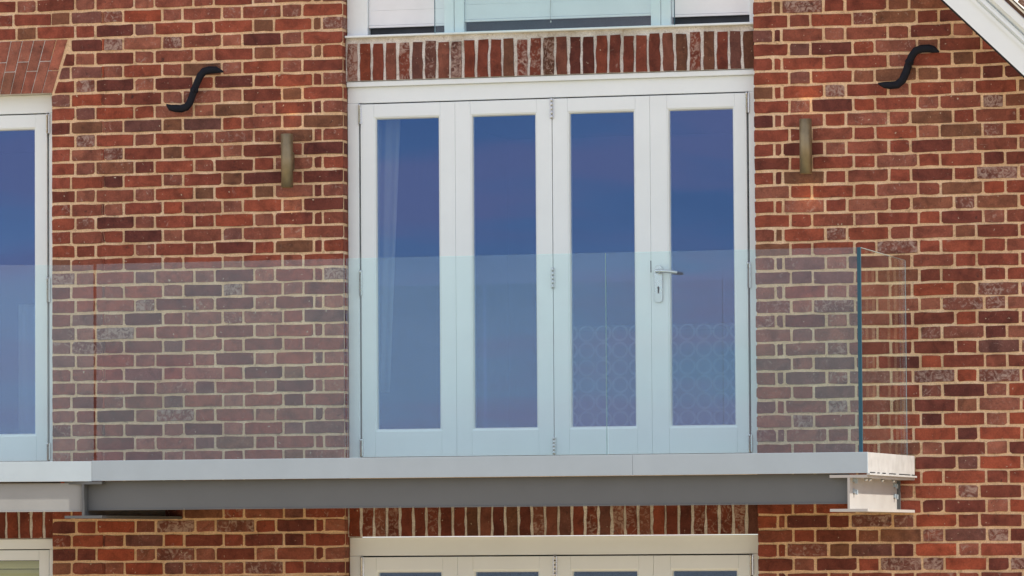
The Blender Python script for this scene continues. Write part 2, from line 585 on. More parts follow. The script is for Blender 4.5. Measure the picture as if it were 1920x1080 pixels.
def outline(xl0, xl1, xr0, xr1, z0, z1, j=0.0016):
    """brick face outline, counter-clockwise; xl0/xl1 = left edge at bottom/top, xr0/xr1 right edge"""
    J = lambda a=j: rng.uniform(-a, a)
    h = z1 - z0
    hl, hr = (xl1 - xl0) / h, (xr1 - xr0) / h
    tilt = rng.uniform(-0.0012, 0.0012)
    cs = []
    for _ in range(4):
        q = rng.random()
        cs.append((rng.uniform(0.001, 0.005), rng.uniform(0.001, 0.005)) if q < 0.80 else (rng.uniform(0.005, 0.016), rng.uniform(0.005, 0.012)))
    (a0, b0), (a1, b1), (a2, b2), (a3, b3) = cs
    k = 0.55
    pts = [(xl0 + hl * b0 + J(), z0 + b0 - tilt), (xl0 + a0 * (1 - k), z0 + b0 * (1 - k) - tilt + J(0.0008)), (xl0 + a0, z0 + J() - tilt)]
    for t in ((0.3, 0.62) if xr0 - xl0 > 0.15 else (0.5,)):
        pts.append((xl0 + (xr0 - xl0) * (t + J(0.1)), z0 + J(0.0030)))
    pts += [(xr0 - a1, z0 + J() + tilt), (xr0 - a1 * (1 - k), z0 + b1 * (1 - k) + tilt + J(0.0008)), (xr0 + hr * b1 + J(), z0 + b1 + tilt),
            (xr1 - hr * b2 + J(), z1 - b2 + tilt), (xr1 - a2 * (1 - k), z1 - b2 * (1 - k) + tilt + J(0.0008)), (xr1 - a2, z1 + J() + tilt)]
    for t in ((0.66, 0.3) if xr0 - xl0 > 0.15 else (0.5,)):
        pts.append((xl1 + (xr1 - xl1) * (t + J(0.1)), z1 + J(0.0030)))
    pts += [(xl1 + a3, z1 + J() - tilt), (xl1 + a3 * (1 - k), z1 - b3 * (1 - k) - tilt + J(0.0008)), (xl1 - hl * b3 + J(), z1 - b3 - tilt)]
    return pts


def brick_geo(mb, pts, yf, yb, att=None, bev=0.0016):
    n = len(pts)
    cx = sum(p[0] for p in pts) / n
    cz = sum(p[1] for p in pts) / n

    def shrink(p):
        dx, dz = cx - p[0], cz - p[1]
        return (p[0] + math.copysign(min(bev, abs(dx)), dx), p[1] + math.copysign(min(bev, abs(dz)), dz))
    fr = [shrink(p) for p in pts]
    deep = yb > 0.05
    vs = [(x, yf, z) for x, z in fr] + [(x, yf + (0.003 if deep else 0.006), z) for x, z in pts] + ([(x, yb, z) for x, z in pts] if deep else [])
    fs = [list(range(n))]
    for i in range(n):
        k = (i + 1) % n
        fs.append((i, n + i, n + k, k))
        if deep:
            fs.append((n + i, 2 * n + i, 2 * n + k, n + k))
    mb.add(vs, fs, att)


JT = 0.0128                       # mortar joint


def row_cells(x_joints, x0, x1):
    """clip a sorted joint list to [x0,x1] -> cells"""
    js = [x for x in x_joints if x0 + 0.03 < x < x1 - 0.03]
    return list(zip([x0] + js, js + [x1]))


ODD0, EVEN0, PAIR = -1.432, -1.275, 0.3405


def left_joints(odd, x0, x1):
    """Flemish bond measured on the pier between the bays"""
    if odd:
        base = [-0.191 - 0.0, -0.139]
        js = []
        for n in range(-8, 12):
            js += [-1.432 + PAIR * n, -1.432 + PAIR * n - 0.117]
        js = [x for x in js if x < -0.30 and not (x0 > -2.0 and x < -1.56)] + base
    else:
        js = [-1.575, -1.388]
        for n in range(0, 12):
            js += [-1.388 + 0.1165 + PAIR * n, -1.388 + PAIR * n]
        js = [x for x in js if x < -0.2]
        if x0 < -2.0:
            js += [-1.684 - 0.3405 * n for n in range(0, 12)] + [-1.684 - 0.223 - 0.3405 * n for n in range(0, 12)]
    return sorted(js)


def right_joints(odd):
    js = []
    if odd:
        js = [XR0 + 0.106, XR0 + 0.150]
        for n in range(0, 12):
            js += [2.385 + 0.2265 + PAIR * n + 0.0, 2.385 + PAIR * n]
    else:
        js = [2.424]
        for n in range(0, 12):
            js += [2.424 + 0.1165 + PAIR * n, 2.424 + PAIR * (n + 1)]
    js = sorted(js)
    out = []
    for x in js:
        if not out or x - out[-1] > 0.03:
            out.append(x)
    return out


cells = []      # (x0,x1,z0,z1,flag) flag: '' / 'cornerR' / 'cornerL'
K0, K1 = -66, 52
for c in range(K0, K1 + 1):
    zt = Z0 - PITCH * c
    zb = zt - PITCH
    if zb < GZ:
        continue
    odd = c % 2 == 1
    zmid = (zt + zb) / 2
    if c < -13 and zmid > ARCH1:       # above the arch the brickwork runs on to the left
        x0, x1 = XE + 0.05, XL1
    else:
        x0, x1 = XL0, XL1
    if zmid > ZUPL:
        x1 = XR0 + 0.004
    rc = row_cells(left_joints(odd, x0, x1) if zmid < ZUPL else
                   sorted(set(left_joints(odd, x0, x1) + [x1 - 0.34 * n for n in range(6)])), x0, x1)
    cd = LEFT.get(c, '')
    cd = [None] * (len(rc) - len(cd)) + list(cd) if len(cd) <= len(rc) else list(cd)[-len(rc):]
    for (a, b_), q in zip(rc, cd):
        cells.append((a, b_, zb, zt, 'R' if abs(b_ - XL1) < 1e-6 else ('L' if abs(a - XL0) < 1e-6 else ''), q))
    rc = row_cells(right_joints(odd), XR0, XR1)
    cd = list(RIGHT.get(c, '')) + [None] * 30
    for (a, b_), q in zip(rc, cd):
        cells.append((a, b_, zb, zt, 'L' if abs(a - XR0) < 1e-6 else '', q))
    if zmid < ARCH1:
        xs = [XW0 - 0.225 - 0.3375 * n for n in range(5)] + [XW0 - 0.3375 * n for n in range(1, 5)] if not odd else \
             [XW0 - 0.106 - 0.3375 * n for n in range(5)] + [XW0 - 0.156 - 0.3375 * n for n in range(5)]
        for a, b_ in row_cells(sorted(xs), XE + 0.05, XW0):
            cells.append((a, b_, zb, zt, 'R' if abs(b_ - XW0) < 1e-6 else '', None))
    # strips hidden behind the balcony and under the left window
    if ZMID0 < zmid < ZMID1:
        pass

# projected size, to pick the 300 bricks that show largest
import bisect


def project(x, y, z):
    d = Vector((x, y, z)) - Vector((7.8279, -25.5954, -1.7286))
    q = d.dot(fwd)
    return 960 + 9368.08 * d.dot(rt) / q, 540 - 9368.08 * d.dot(up) / q


def skew_left(z):                 # right-hand skewback of the flat arch
    return -1.681 + (z - 0.763) * (0.090 / 0.284) + 0.016


good = []
for (x0, x1, zb, zt, fl, code) in cells:
    zm = (zb + zt) / 2
    if max(zt - roof_z(x0), zt - roof_z(x1)) > 0.24:
        continue
    good.append([x0, x1, zb, zt, fl, 0.0, code])
for gq in good:
    x0, x1, zb, zt, fl, _, _c = gq
    px, py = project((x0 + x1) / 2, 0, (zb + zt) / 2)
    a0, _t = project(x0, 0, zt)
    a1, _t = project(x1, 0, zt)
    vis = max(0, min(a1, 1920) - max(a0, 0)) * 26
    if not (-8 < py < 1088):
        vis = 0
    if 858 < py < 945 and -50 < px < 1640:
        vis = 0                   # behind the balcony edge
    if px > 1768 and py < 142 * (px - 1768) / 152:
        vis = 0                   # behind the bargeboard
    if (ARCH0 - 0.05 < (zb + zt) / 2 < ARCH1 and x0 < -1.56):
        vis = 0                   # cut pieces at the arch
    gq[5] = vis
order = sorted(range(len(good)), key=lambda i: -good[i][5])
solo = set(order[:300])

variants = {}


def solo_mesh(wd):
    key = round(wd / 0.004)
    if key not in variants:
        variants[key] = []
    lst = variants[key]
    if len(lst) < 9:
        mb = MB()
        hw = wd / 2
        brick_geo(mb, outline(-hw, -hw, hw, hw, -(PITCH - JT) / 2, (PITCH - JT) / 2), -0.0015, 0.03)
        me = mb.mesh('brick', (0, 0, 0))
        me.materials.append(M['brick'])
        lst.append(me)
        return me
    return rng.choice(lst)


bulk = MB()
SOLO_TONE = {}
for i, (x0, x1, zb, zt, fl, vis, code) in enumerate(good):
    wd = x1 - x0
    kind = 'header' if wd < 0.16 else 'stretcher'
    tone = coded_tone(code) if code else brick_tone(kind)
    if i in solo:
        SOLO_TONE[i] = tone
    xa, xb = x0 + JT / 2, x1 - JT / 2
    if fl == 'R':
        xb = x1
    if fl == 'L':
        xa = x0
    dz_ = rng.uniform(-0.0012, 0.0012)
    za, zc = zb + JT / 2 + dz_ + rng.uniform(-0.0006, 0.0012), zt - JT / 2 + dz_
    yf = rng.uniform(-0.0020, 0.0010)
    if i in solo:
        me = solo_mesh(xb - xa)
        o = link('brick', me, ((xa + xb) / 2, yf, (za + zc) / 2 + rng.uniform(-0.001, 0.001)), wall)
        o.color = tone
    else:
        zm = (za + zc) / 2
        xa0 = xa1 = xa
        if ARCH0 - 0.02 < zm < ARCH1 and x1 < -1.3 and x0 < -1.55 and x0 >= XL0 - 0.01:
            xa0, xa1 = max(xa, skew_left(za)), max(xa, skew_left(zc))
            if xb - xa1 < 0.02 and xb - xa0 < 0.03:
                continue
            xa1 = min(xa1, xb - 0.02)
        if fl == 'R' or fl == 'L':
            brick_geo(bulk, outline(xa0, xa1, xb, xb, za, zc), yf, 0.088 if fl == 'R' else 0.088, tone)
        else:
            brick_geo(bulk, outline(xa0, xa1, xb, xb, za, zc), yf, 0.03, tone)
bw = bulk.build('brickwork', M['brick_bulk'], wall, origin=(1.1, 0, GZ))
bw['kind'] = 'stuff'
# the reveal behind single corner bricks
rvl = MB()
for i in solo:
    x0, x1, zb, zt, fl, vis, code = good[i]
    if fl in ('R', 'L'):
        t_ = SOLO_TONE[i]
        za, zc = zb + JT / 2 + 0.002, zt - JT / 2 - 0.002
        xx = x1 - 0.0012 if fl == 'R' else x0 + 0.0012
        rvl.box(min(xx, xx - 0.03 if fl == 'R' else xx + 0.03), max(xx, xx - 0.03 if fl == 'R' else xx + 0.03), 0.032, 0.088, za, zc, t_)
if rvl.v:
    r_ = rvl.build('reveal_brickwork', M['brick_bulk'], wall, origin=(1.1, 0, GZ))
    r_['kind'] = 'stuff'


# ------------------------------------------------------------------ soldier lintels
def lintel(x0, x1, z0, z1, n, top_band, label, yf=0.058):
    mb = MB()
    mb.box(x0, x1, yf + 0.006, T1, z0, z1 + top_band)
    lt = mb.build('lintel', M['mortar_pale'], house, label=label)
    p = (x1 - x0) / n
    for i in range(n):
        a = x0 + p * i + 0.0075
        b_ = x0 + p * (i + 1) - 0.0075
        s_ = rng.uniform(-0.003, 0.003)
        q = MB()
        zt_ = z1 - rng.choice([0.0, 0.002, 0.004, 0.008])
        brick_geo(q, soldier_outline(a, b_, s_, z0 + 0.002, zt_), yf + rng.uniform(-0.003, 0.002), yf + 0.03)
        o = q.build('soldier_brick', M['brick'], lt)
        o.color = brick_tone('soldier')
    return lt


def soldier_outline(a, b_, s_, z0, z1):
    J = lambda k=0.0028: rng.uniform(-k, k)
    h = z1 - z0
    pts = [(a + J(), z0), (b_ + J(), z0)]
    for t in (0.2, 0.4, 0.6, 0.8):
        pts.append((b_ + s_ * t + J(0.0035), z0 + h * t))
    pts += [(b_ + s_ + J() - 0.002, z1 + J(0.002)), (a + s_ + J() + 0.002, z1 + J(0.002))]
    for t in (0.8, 0.6, 0.4, 0.2):
        pts.append((a + s_ * t + J(0.0035), z0 + h * t))
    return pts


lintel(XL1, XR0, ZSOL0, 0.977, 31, 0.028, 'soldier brick lintel with whitish joints above the upper bifold doors')
lintel(XL1, XR0, ZLOW + 0.006, ZMID0, 31, 0.0, 'soldier brick lintel under the balcony above the lower doors')
lintel(XW0, XL0, ZLOW + 0.010, ZMID0, 31, 0.0, 'shaded soldier brick lintel above the lower left window')
lintel(XL1, XR0, ZUP + 0.003, ZUPL - 0.02, 31, 0.02, 'soldier brick lintel above the top window')

# flat gauged arch over the left bay
mb = MB()
XC = (XW0 + XL0) / 2
hb, ht = (XL0 - XW0) / 2 + 0.003, (XL0 - XW0) / 2 + 0.093
mb.prism([(XC - hb - 0.0, ARCH0), (XC + hb, ARCH0), (XC + ht, ARCH1), (XC - ht, ARCH1)], 0.0045, T1)
mb.prism([(XC - hb - 0.22, ARCH0), (XC - hb - 0.001, ARCH0), (XC - ht - 0.001, ARCH1), (XC - hb - 0.22, ARCH1)], T0, T1)
arch = mb.build('flat_arch', M['mortar_pale'], house, label='flat arch of slanted orange bricks above the left bay')
NV = 37
PA = [(148, 88, 70), (140, 84, 68), (134, 84, 68), (126, 84, 67), (150, 94, 76)]
for i in range(NV):
    for half in (0, 1):
        t0, t1 = i / NV, (i + 1) / NV
        split = 0.60 if i % 2 else 0.42
        v0, v1 = (0.0, split) if half == 0 else (split, 1.0)

        def xat(t, v):
            hw = hb + (ht - hb) * v
            return XC - hw + 2 * hw * t
        gp = 0.0022
        za, zc = ARCH0 + (ARCH1 - ARCH0) * v0 + (0.002 if v0 else 0), ARCH0 + (ARCH1 - ARCH0) * v1 - (0.002 if v1 < 1 else 0.001)
        q = MB()
        J = lambda: rng.uniform(-0.0006, 0.0006)
        pts = [(xat(t0, v0) + gp + J(), za), (xat(t1, v0) - gp + J(), za), (xat(t1, v1) - gp + J(), zc), (xat(t0, v1) + gp + J(), zc)]
        brick_geo(q, pts, rng.uniform(-0.002, 0.0005), 0.03, bev=0.0012)
        o = q.build('arch_brick', M['brick'], arch)
        c_ = lin(*rng.choice(PA))
        k = rng.uniform(1.0, 1.2) / LIGHT
        o.color = (c_[0] * k, c_[1] * k, c_[2] * k, rng.uniform(0.0, 0.25))


# ------------------------------------------------------------------ bifold door sets
LEAF = [(0.051, 0.5790), (0.5799, 1.1148), (1.1182, 1.6520), (1.6530, 2.176)]
PANE = [(0.139, 0.484), (0.677, 1.020), (1.214, 1.560), (1.758, 2.099)]


def hinge(parent, x, z0, z1, y=0.074, knuckles=True):
    mb = MB()
    r = 0.0058
    if knuckles:
        n = 5
        for k in range(n):
            a = z0 + (z1 - z0) * k / n
            b_ = z0 + (z1 - z0) * (k + 1) / n
            mb.lathe((x, y), [(0.001, a + 0.0008), (r, a + 0.0012), (r, b_ - 0.0012), (0.001, b_ - 0.0008)], 10)
        mb.box(x - 0.011, x + 0.011, y + 0.004, y + 0.012, z0 + 0.003, z1 - 0.003)
    else:
        mb.lathe((x, y), [(0.001, z0), (r * 0.8, z0 + 0.002), (r * 0.8, z1 - 0.014), (r * 1.1, z1 - 0.012), (r * 1.1, z1 - 0.002), (0.001, z1)], 10)
        mb.box(x - 0.004, x + 0.012, y + 0.004, y + 0.012, z0 + 0.003, z1 - 0.003)
    return mb.build('hinge', M['chrome'], parent)


def door_set(dx, dz, z_top_head, leaf_bot, cap=True, handle=True, which=(0, 1, 2, 3), shade=''):
    Z = lambda z: z + dz
    X = lambda x: x + dx
    fr = MB()
    zt = Z(z_top_head)
    head_b = Z(0.655)
    xl, xr = X(XL1) + 0.001, X(XR0) - 0.001
    if cap:
        fr.box(xl, xr, 0.068, 0.15, Z(0.742), zt)              # projecting drip cap
        fr.box(xl, xr, 0.088, 0.15, head_b, Z(0.7418))
    else:
        fr.box(xl, xr, 0.088, 0.15, head_b, zt)
    fr.box(xl, X(0.040), 0.086, 0.15, Z(leaf_bot) - 0.004, head_b - 0.0005)
    fr.box(X(2.186), xr, 0.086, 0.15, Z(leaf_bot) - 0.004, head_b - 0.0005)
    # stop behind the leaves, dark in the gaps
    f = fr.build('door_frame', M['white'], house, bevel=0.003)
    st = MB()
    st.box(X(0.0402), X(2.1858), 0.128, 0.15, Z(0.640), head_b - 0.001)
    st.box(X(0.0402), X(0.056), 0.128, 0.15, Z(leaf_bot), Z(0.6395))
    st.box(X(2.170), X(2.1858), 0.128, 0.15, Z(leaf_bot), Z(0.6395))
    st.build('door_seal', M['dark'], f)
    for i in which:
        a, b_ = LEAF[i]
        pa, pb = PANE[i]
        a, b_, pa, pb = X(a), X(b_), X(pa), X(pb)
        z0, z1, p0, p1 = Z(leaf_bot) + 0.003, Z(0.648), Z(-1.101), Z(0.565)
        yf, yb = 0.082, 0.126
        bd = 0.013
        l = MB()
        l.box(a, pa - bd, yf, yb, z0, z1)
        l.box(pb + bd, b_, yf, yb, z0, z1)
        l.box(pa - bd + 0.0004, pb + bd - 0.0004, yf + 0.0004, yb, p1 + bd, z1)
        l.box(pa - bd + 0.0004, pb + bd - 0.0004, yf + 0.0004, yb, z0, p0 - bd)
        lf = l.build('door_leaf', M['white'], house, bevel=0.0016)
        # glazing bead: sloping strip round the pane
        g_ = MB()
        yo, yi = yf + 0.002, yf + 0.016
        o4 = [(pa - bd, p0 - bd), (pb + bd, p0 - bd), (pb + bd, p1 + bd), (pa - bd, p1 + bd)]
        m4 = [(pa - bd * 0.45, p0 - bd * 0.45), (pb + bd * 0.45, p0 - bd * 0.45), (pb + bd * 0.45, p1 + bd * 0.45), (pa - bd * 0.45, p1 + bd * 0.45)]
        i4 = [(pa, p0), (pb, p0), (pb, p1), (pa, p1)]
        vs = [(x, yo, z) for x, z in o4] + [(x, yo + 0.003, z) for x, z in m4] + [(x, yi, z) for x, z in i4] + [(x, yb - 0.001, z) for x, z in i4]
        fs = []
        for k in range(4):
            n_ = (k + 1) % 4
            fs += [(k, n_, 4 + n_, 4 + k), (4 + k, 4 + n_, 8 + n_, 8 + k), (8 + k, 8 + n_, 12 + n_, 12 + k)]
        g_.add(vs, fs)
        g_.build('glazing_bead', M['white'], lf)
        pn = MB()
        pn.box(pa - 0.002, pb + 0.002, yi + 0.001, yi + 0.007, p0 - 0.002, p1 + 0.002)
        pn.build('glass_pane', M['pane'], lf)
        if i == 3 and handle:
            h = MB()
            hx, hz0, hz1 = X(1.694), Z(-0.449), Z(-0.250)
            h.prism([(hx - 0.021, hz0 + 0.012), (hx - 0.014, hz0 + 0.002), (hx, hz0 - 0.001), (hx + 0.014, hz0 + 0.002), (hx + 0.021, hz0 + 0.012),
                     (hx + 0.021, hz1 - 0.018), (hx + 0.014, hz1 - 0.005), (hx, hz1), (hx - 0.014, hz1 - 0.005), (hx - 0.021, hz1 - 0.018)], yf - 0.009, yf - 0.0005)
            zl = Z(-0.287)
            h.tube([(hx, yf - 0.008, zl), (hx, yf - 0.045, zl)], 0.011, 12)
            h.tube([(hx - 0.004, yf - 0.050, zl), (hx + 0.03, yf - 0.052, zl), (hx + 0.08, yf - 0.052, zl - 0.004), (hx + 0.112, yf - 0.050, zl - 0.009)],
                   [0.012, 0.0105, 0.010, 0.007], 12)
            h.build('handle', M['chrome'], lf)
            kk = MB()
            kk.prism([(hx - 0.0035, Z(-0.402)), (hx + 0.0035, Z(-0.402)), (hx + 0.004, Z(-0.380)), (hx + 0.006, Z(-0.372)), (hx, Z(-0.364)), (hx - 0.006, Z(-0.372)), (hx - 0.004, Z(-0.380))], yf - 0.0115, yf - 0.0085)
            kk.build('keyhole', M['dark'], lf)
            kk = MB()
            kk.box(X(1.6525) - 0.003, X(1.6525) + 0.002, yf - 0.001, yf + 0.004, Z(-0.290), Z(-0.228))
            kk.build('latch_plate', M['dark'], lf)
        hz = [(0.540, 0.652), (-0.385, -0.245), (leaf_bot + 0.006, leaf_bot + 0.102)]
        if i == 0:
            for q0, q1 in hz:
                hinge(lf, X(0.046), Z(q0), Z(q1), knuckles=False)
        if i == 2:
            for q0, q1 in [(0.540, 0.652), (-0.365, -0.253), (leaf_bot + 0.006, leaf_bot + 0.100)]:
                hinge(lf, X(1.1165), Z(q0), Z(q1))
        if i == 3:
            for q0, q1 in hz:
                hinge(lf, X(2.1795), Z(q0), Z(q1), knuckles=False)
    return f


door_set(0, 0, ZDOOR, -1.253)
door_set(-3.919, 0, ARCH0 - 0.001, -1.253, cap=False)
door_set(0, -2.434, ZLOW + 0.003 + 2.434, -1.253 - 0.25, cap=False)

# lower left window (plain casements with a blind)
wf = MB()
wx0, wx1 = XW0 + 0.001, XL0 - 0.001
wf.box(wx0, wx1, 0.086, 0.15, -1.731, ZLOW + 0.007)
wf.box(wx0, wx0 + 0.05, 0.086, 0.15, -3.0, -1.7315)
wf.box(wx1 - 0.05, wx1, 0.086, 0.15, -3.0, -1.7315)
wf.box(wx0, wx1, 0.070, 0.15, -3.049, -3.0005)
wfr = wf.build('window_frame', M['white'], house, bevel=0.003)
for a, b_ in ((wx0 + 0.053, (wx0 + wx1) / 2 - 0.002), ((wx0 + wx1) / 2 + 0.002, wx1 - 0.053)):
    s_ = MB()
    z0, z1 = -2.996, -1.736
    s_.box(a, a + 0.058, 0.090, 0.135, z0, z1)
    s_.box(b_ - 0.058, b_, 0.090, 0.135, z0, z1)
    s_.box(a + 0.0585, b_ - 0.0585, 0.0904, 0.135, z1 - 0.056, z1)
    s_.box(a + 0.0585, b_ - 0.0585, 0.0904, 0.135, z0, z0 + 0.07)
    sash = s_.build('window_sash', M['white'], house, bevel=0.0025)
    pn = MB()
    pn.box(a + 0.056, b_ - 0.056, 0.105, 0.111, z0 + 0.068, z1 - 0.054)
    pn.build('glass_pane', M['clear'], sash)

# top window over the doors
tw = MB()
x0, x1 = XL1 + 0.001, XR0 - 0.001
tw.box(x0, 0.092, 0.086, 0.16, 1.0185, 2.25)
tw.box(2.196, x1, 0.086, 0.16, 1.0185, 2.25)
tw.box(x0, x1, 0.086, 0.16, 2.2505, ZUP + 0.002)
tw.box(0.520, 0.574, 0.092, 0.16, 1.0185, 2.25)
tw.box(0.5765, 0.630, 0.092, 0.16, 1.0185, 2.25)
tw.box(1.660, 1.713, 0.092, 0.16, 1.0185, 2.25)
tw.box(1.7155, 1.769, 0.092, 0.16, 1.0185, 2.25)
twf = tw.build('window_frame', M['white'], house, bevel=0.003, label='white three light frame of the top window')
sl = MB()
sl.prism([(x0, 1.0052), (x1, 1.0052), (x1, 1.0180), (x0, 1.0180)], 0.035, 0.17)
sl.build('window_sill', M['white'], house, bevel=0.004)
for a, b_ in ((0.0925, 0.5195), (0.6305, 1.6595), (1.7695, 2.1955)):
    pn = MB()
    pn.box(a, b_, 0.150, 0.156, 1.100, 2.25)
    pn.build('glass_pane', M['pane'], twf)
    pn = MB()
    pn.box(a, b_, 0.142, 0.158, 1.0187, 1.0995)
    pn.build('blind_gap_shade', M['slot'], twf)  # dark box fills the gap, its shade put in as colour
# boarded blinds hang in front of the glass, a dark slot left below them
BL = [('white boarded blind in the left light of the top window', 0.094, 0.518, 1.062),
      ('white boarded blind in the wide middle light behind the glass guard', 0.632, 1.658, 1.077),
      ('white boarded blind in the right light of the top window', 1.771, 2.194, 1.064)]
for label, a, b_, zb in BL:
    t = thing('window_blind', ((a + b_) / 2, 0.12, zb), label, 'blind', 'blinds in the top window')
    q = MB()
    q.box(a, b_, 0.104, 0.122, zb, zb + 0.012)
    q.build('bottom_rail', M['white_board'], t, bevel=0.002)
    z = zb + 0.0135
    k = 0
    while z < 2.2:
        q = MB()
        q.box(a, b_, 0.108 + 0.0008 * (k % 2), 0.120, z, z + 0.0790)
        q.build('slat', M['blind'], t)
        z += 0.0798
        k += 1
q = MB()
q.tube([(1.110, 0.100, 1.30), (1.112, 0.099, 1.20), (1.106, 0.098, 1.12), (1.108, 0.098, 1.075)], 0.0016, 6)
q.tube([(1.110, 0.098, 1.068), (1.110, 0.098, 1.058)], 0.004, 8)
tag(q.build('blind_cord', M['curtain']), 'thin pull cord hanging in front of the middle blind', 'cord')

# lower left blind
t = thing('window_blind', (XC, 0.16, -3.0), 'olive slatted blind behind the lower left window', 'blind')
z = -1.795
for k in range(24):
    q = MB()
    q.add([(wx0 + 0.06, 0.150, z - 0.042), (wx1 - 0.06, 0.150, z - 0.042), (wx1 - 0.06, 0.170, z), (wx0 + 0.06, 0.170, z),
           (wx0 + 0.06, 0.152, z - 0.043), (wx1 - 0.06, 0.152, z - 0.043), (wx1 - 0.06, 0.172, z - 0.001), (wx0 + 0.06, 0.172, z - 0.001)],
          [(0, 1, 2, 3), (7, 6, 5, 4), (0, 4, 5, 1), (2, 6, 7, 3), (0, 3, 7, 4), (1, 5, 6, 2)])
    q.build('slat', M['blind_olive'], t)
    z -= 0.046

# ------------------------------------------------------------------ rooms behind the glass


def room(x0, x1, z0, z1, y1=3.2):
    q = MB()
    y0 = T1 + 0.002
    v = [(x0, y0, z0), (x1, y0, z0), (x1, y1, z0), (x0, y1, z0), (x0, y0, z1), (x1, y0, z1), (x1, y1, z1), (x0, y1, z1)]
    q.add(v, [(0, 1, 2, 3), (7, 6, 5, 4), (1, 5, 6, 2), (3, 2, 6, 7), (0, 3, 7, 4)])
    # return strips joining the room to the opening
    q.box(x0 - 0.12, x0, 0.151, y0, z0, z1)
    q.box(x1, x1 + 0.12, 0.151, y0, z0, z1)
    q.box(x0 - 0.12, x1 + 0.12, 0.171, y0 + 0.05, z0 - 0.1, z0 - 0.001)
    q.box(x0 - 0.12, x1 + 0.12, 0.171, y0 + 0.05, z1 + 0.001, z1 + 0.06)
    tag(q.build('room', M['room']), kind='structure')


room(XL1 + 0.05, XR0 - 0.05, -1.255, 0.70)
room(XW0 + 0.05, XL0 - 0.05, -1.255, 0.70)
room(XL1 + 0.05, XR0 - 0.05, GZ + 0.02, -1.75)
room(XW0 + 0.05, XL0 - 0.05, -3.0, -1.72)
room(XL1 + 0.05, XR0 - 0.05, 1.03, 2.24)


def curtain(x0t, x1t, x0b, x1b, y, z0, z1, folds, label):
    q = MB()
    nx, nz = folds * 6, 12
    vs = []
    for j in range(nz + 1):
        tz = j / nz
        for i in range(nx + 1):
            tx = i / nx
            xa = x0b + (x0t - x0b) * tz
            xb = x1b + (x1t - x1b) * tz
            vs.append((xa + (xb - xa) * tx, y + 0.010 * math.sin(tx * folds * 2 * math.pi) * (0.6 + 0.4 * tz), z0 + (z1 - z0) * tz))
    fs = [(j * (nx + 1) + i, j * (nx + 1) + i + 1, (j + 1) * (nx + 1) + i + 1, (j + 1) * (nx + 1) + i) for j in range(nz) for i in range(nx)]
    q.add(vs, fs, None, True)
    o = q.build('curtain', M['curtain'])
    sol = o.modifiers.new('thickness', 'SOLIDIFY')
    sol.thickness = 0.003
    tag(o, label, 'curtain')


curtain(0.04, 0.235, 0.04, 0.16, 0.24, -0.9, 0.69, 3, 'pale curtain drawn back at the left pane of the bifold doors')
curtain(-2.22, -2.02, -2.22, -1.98, 0.9, -1.2, -0.35, 3, 'pale curtain low behind the left bay glass')


def bench(x0, x1, ztop, label):
    t = thing('upholstered_bench', ((x0 + x1) / 2, 0.55, -1.254), label, 'bench')
    q = MB()
    q.box(x0, x1, 0.30, 0.42, -1.12, ztop)
    q.build('backrest', M['trellis'], t, bevel=0.03)
    q = MB()
    q.box(x0, x1, 0.422, 0.95, -1.12, -0.85)
    q.build('seat', M['trellis'], t, bevel=0.02)
    for lx in (x0 + 0.05, x1 - 0.09):
        for ly in (0.33, 0.88):
            q = MB()
            q.box(lx, lx + 0.04, ly, ly + 0.04, -1.254, -1.121)
            q.build('leg', M['dark'], t)


bench(0.985, 2.16, -0.555, 'trellis patterned bench dimly seen behind the two right door panes')

# ------------------------------------------------------------------ gable verge
nrm = Vector((math.sin(math.atan(-SLOPE)), 0, math.cos(math.atan(-SLOPE))))   # up-right, square to the verge
dirv = Vector((math.cos(math.atan(-SLOPE)), 0, -math.sin(math.atan(-SLOPE))))  # down the slope
XB1 = 4.3
A_ = Vector((APEX, 0, verge_z(APEX)))
B_ = Vector((XB1, 0, verge_z(XB1)))


def verge_piece(prof, name, mat, parent, both=True, bevel=None):
    """prof: (y, n) profile; y depth, n distance square to the verge"""
    mb = MB()
    mb.extrude_along(prof, A_, B_, (0, 1, 0), nrm)
    if both:
        n2 = Vector((-nrm.x, 0, nrm.z))
        A2 = Vector((APEX, 0, verge_z(APEX)))
        B2 = Vector((2 * APEX - XB1, 0, verge_z(XB1)))
        mb.extrude_along([(u, v) for u, v in reversed(prof)], A2, B2, (0, 1, 0), n2)
    return mb.build(name, mat, parent, bevel=bevel)


YB = -0.35
barge = verge_piece([(YB, 0.0), (YB + 0.03, 0.0), (YB + 0.03, 0.21), (YB, 0.21)], 'bargeboard', M['white'], house)
verge_piece([(YB + 0.031, -0.011), (YB + 0.048, -0.011), (YB + 0.048, -0.0005), (YB + 0.031, -0.0005)], 'shadow_line_strip', M['dark'], barge)  # added dark strip, draws the shadow line along the board's lower edge
verge_piece([(YB - 0.012, 0.096), (YB - 0.001, 0.096), (YB - 0.001, 0.118), (YB - 0.012, 0.112)], 'moulding', M['white'], barge)
verge_piece([(YB - 0.030, 0.128), (YB - 0.0012, 0.128), (YB - 0.0012, 0.150), (YB - 0.020, 0.148), (YB - 0.027, 0.140)], 'moulding', M['white'], barge)
verge_piece([(YB - 0.052, 0.176), (YB - 0.0012, 0.152), (YB - 0.0012, 0.212), (YB - 0.052, 0.212)], 'moulding', M['white'], barge)
verge_piece([(YB + 0.031, 0.0), (-0.003, 0.0), (-0.003, 0.02), (YB + 0.031, 0.02)], 'soffit', M['white'], house)
roof = verge_piece([(YB - 0.02, 0.2135), (6.0, 0.2135), (6.0, 0.232), (YB - 0.02, 0.232)], 'roof', M['tile'], house)
verge_piece([(YB - 0.075, 0.2325), (0.25, 0.2325), (0.25, 0.2425), (YB - 0.075, 0.2425)], 'undercloak', M['undercloak'], roof)
L_ = (B_ - A_).length
step = 0.265 * 0.7
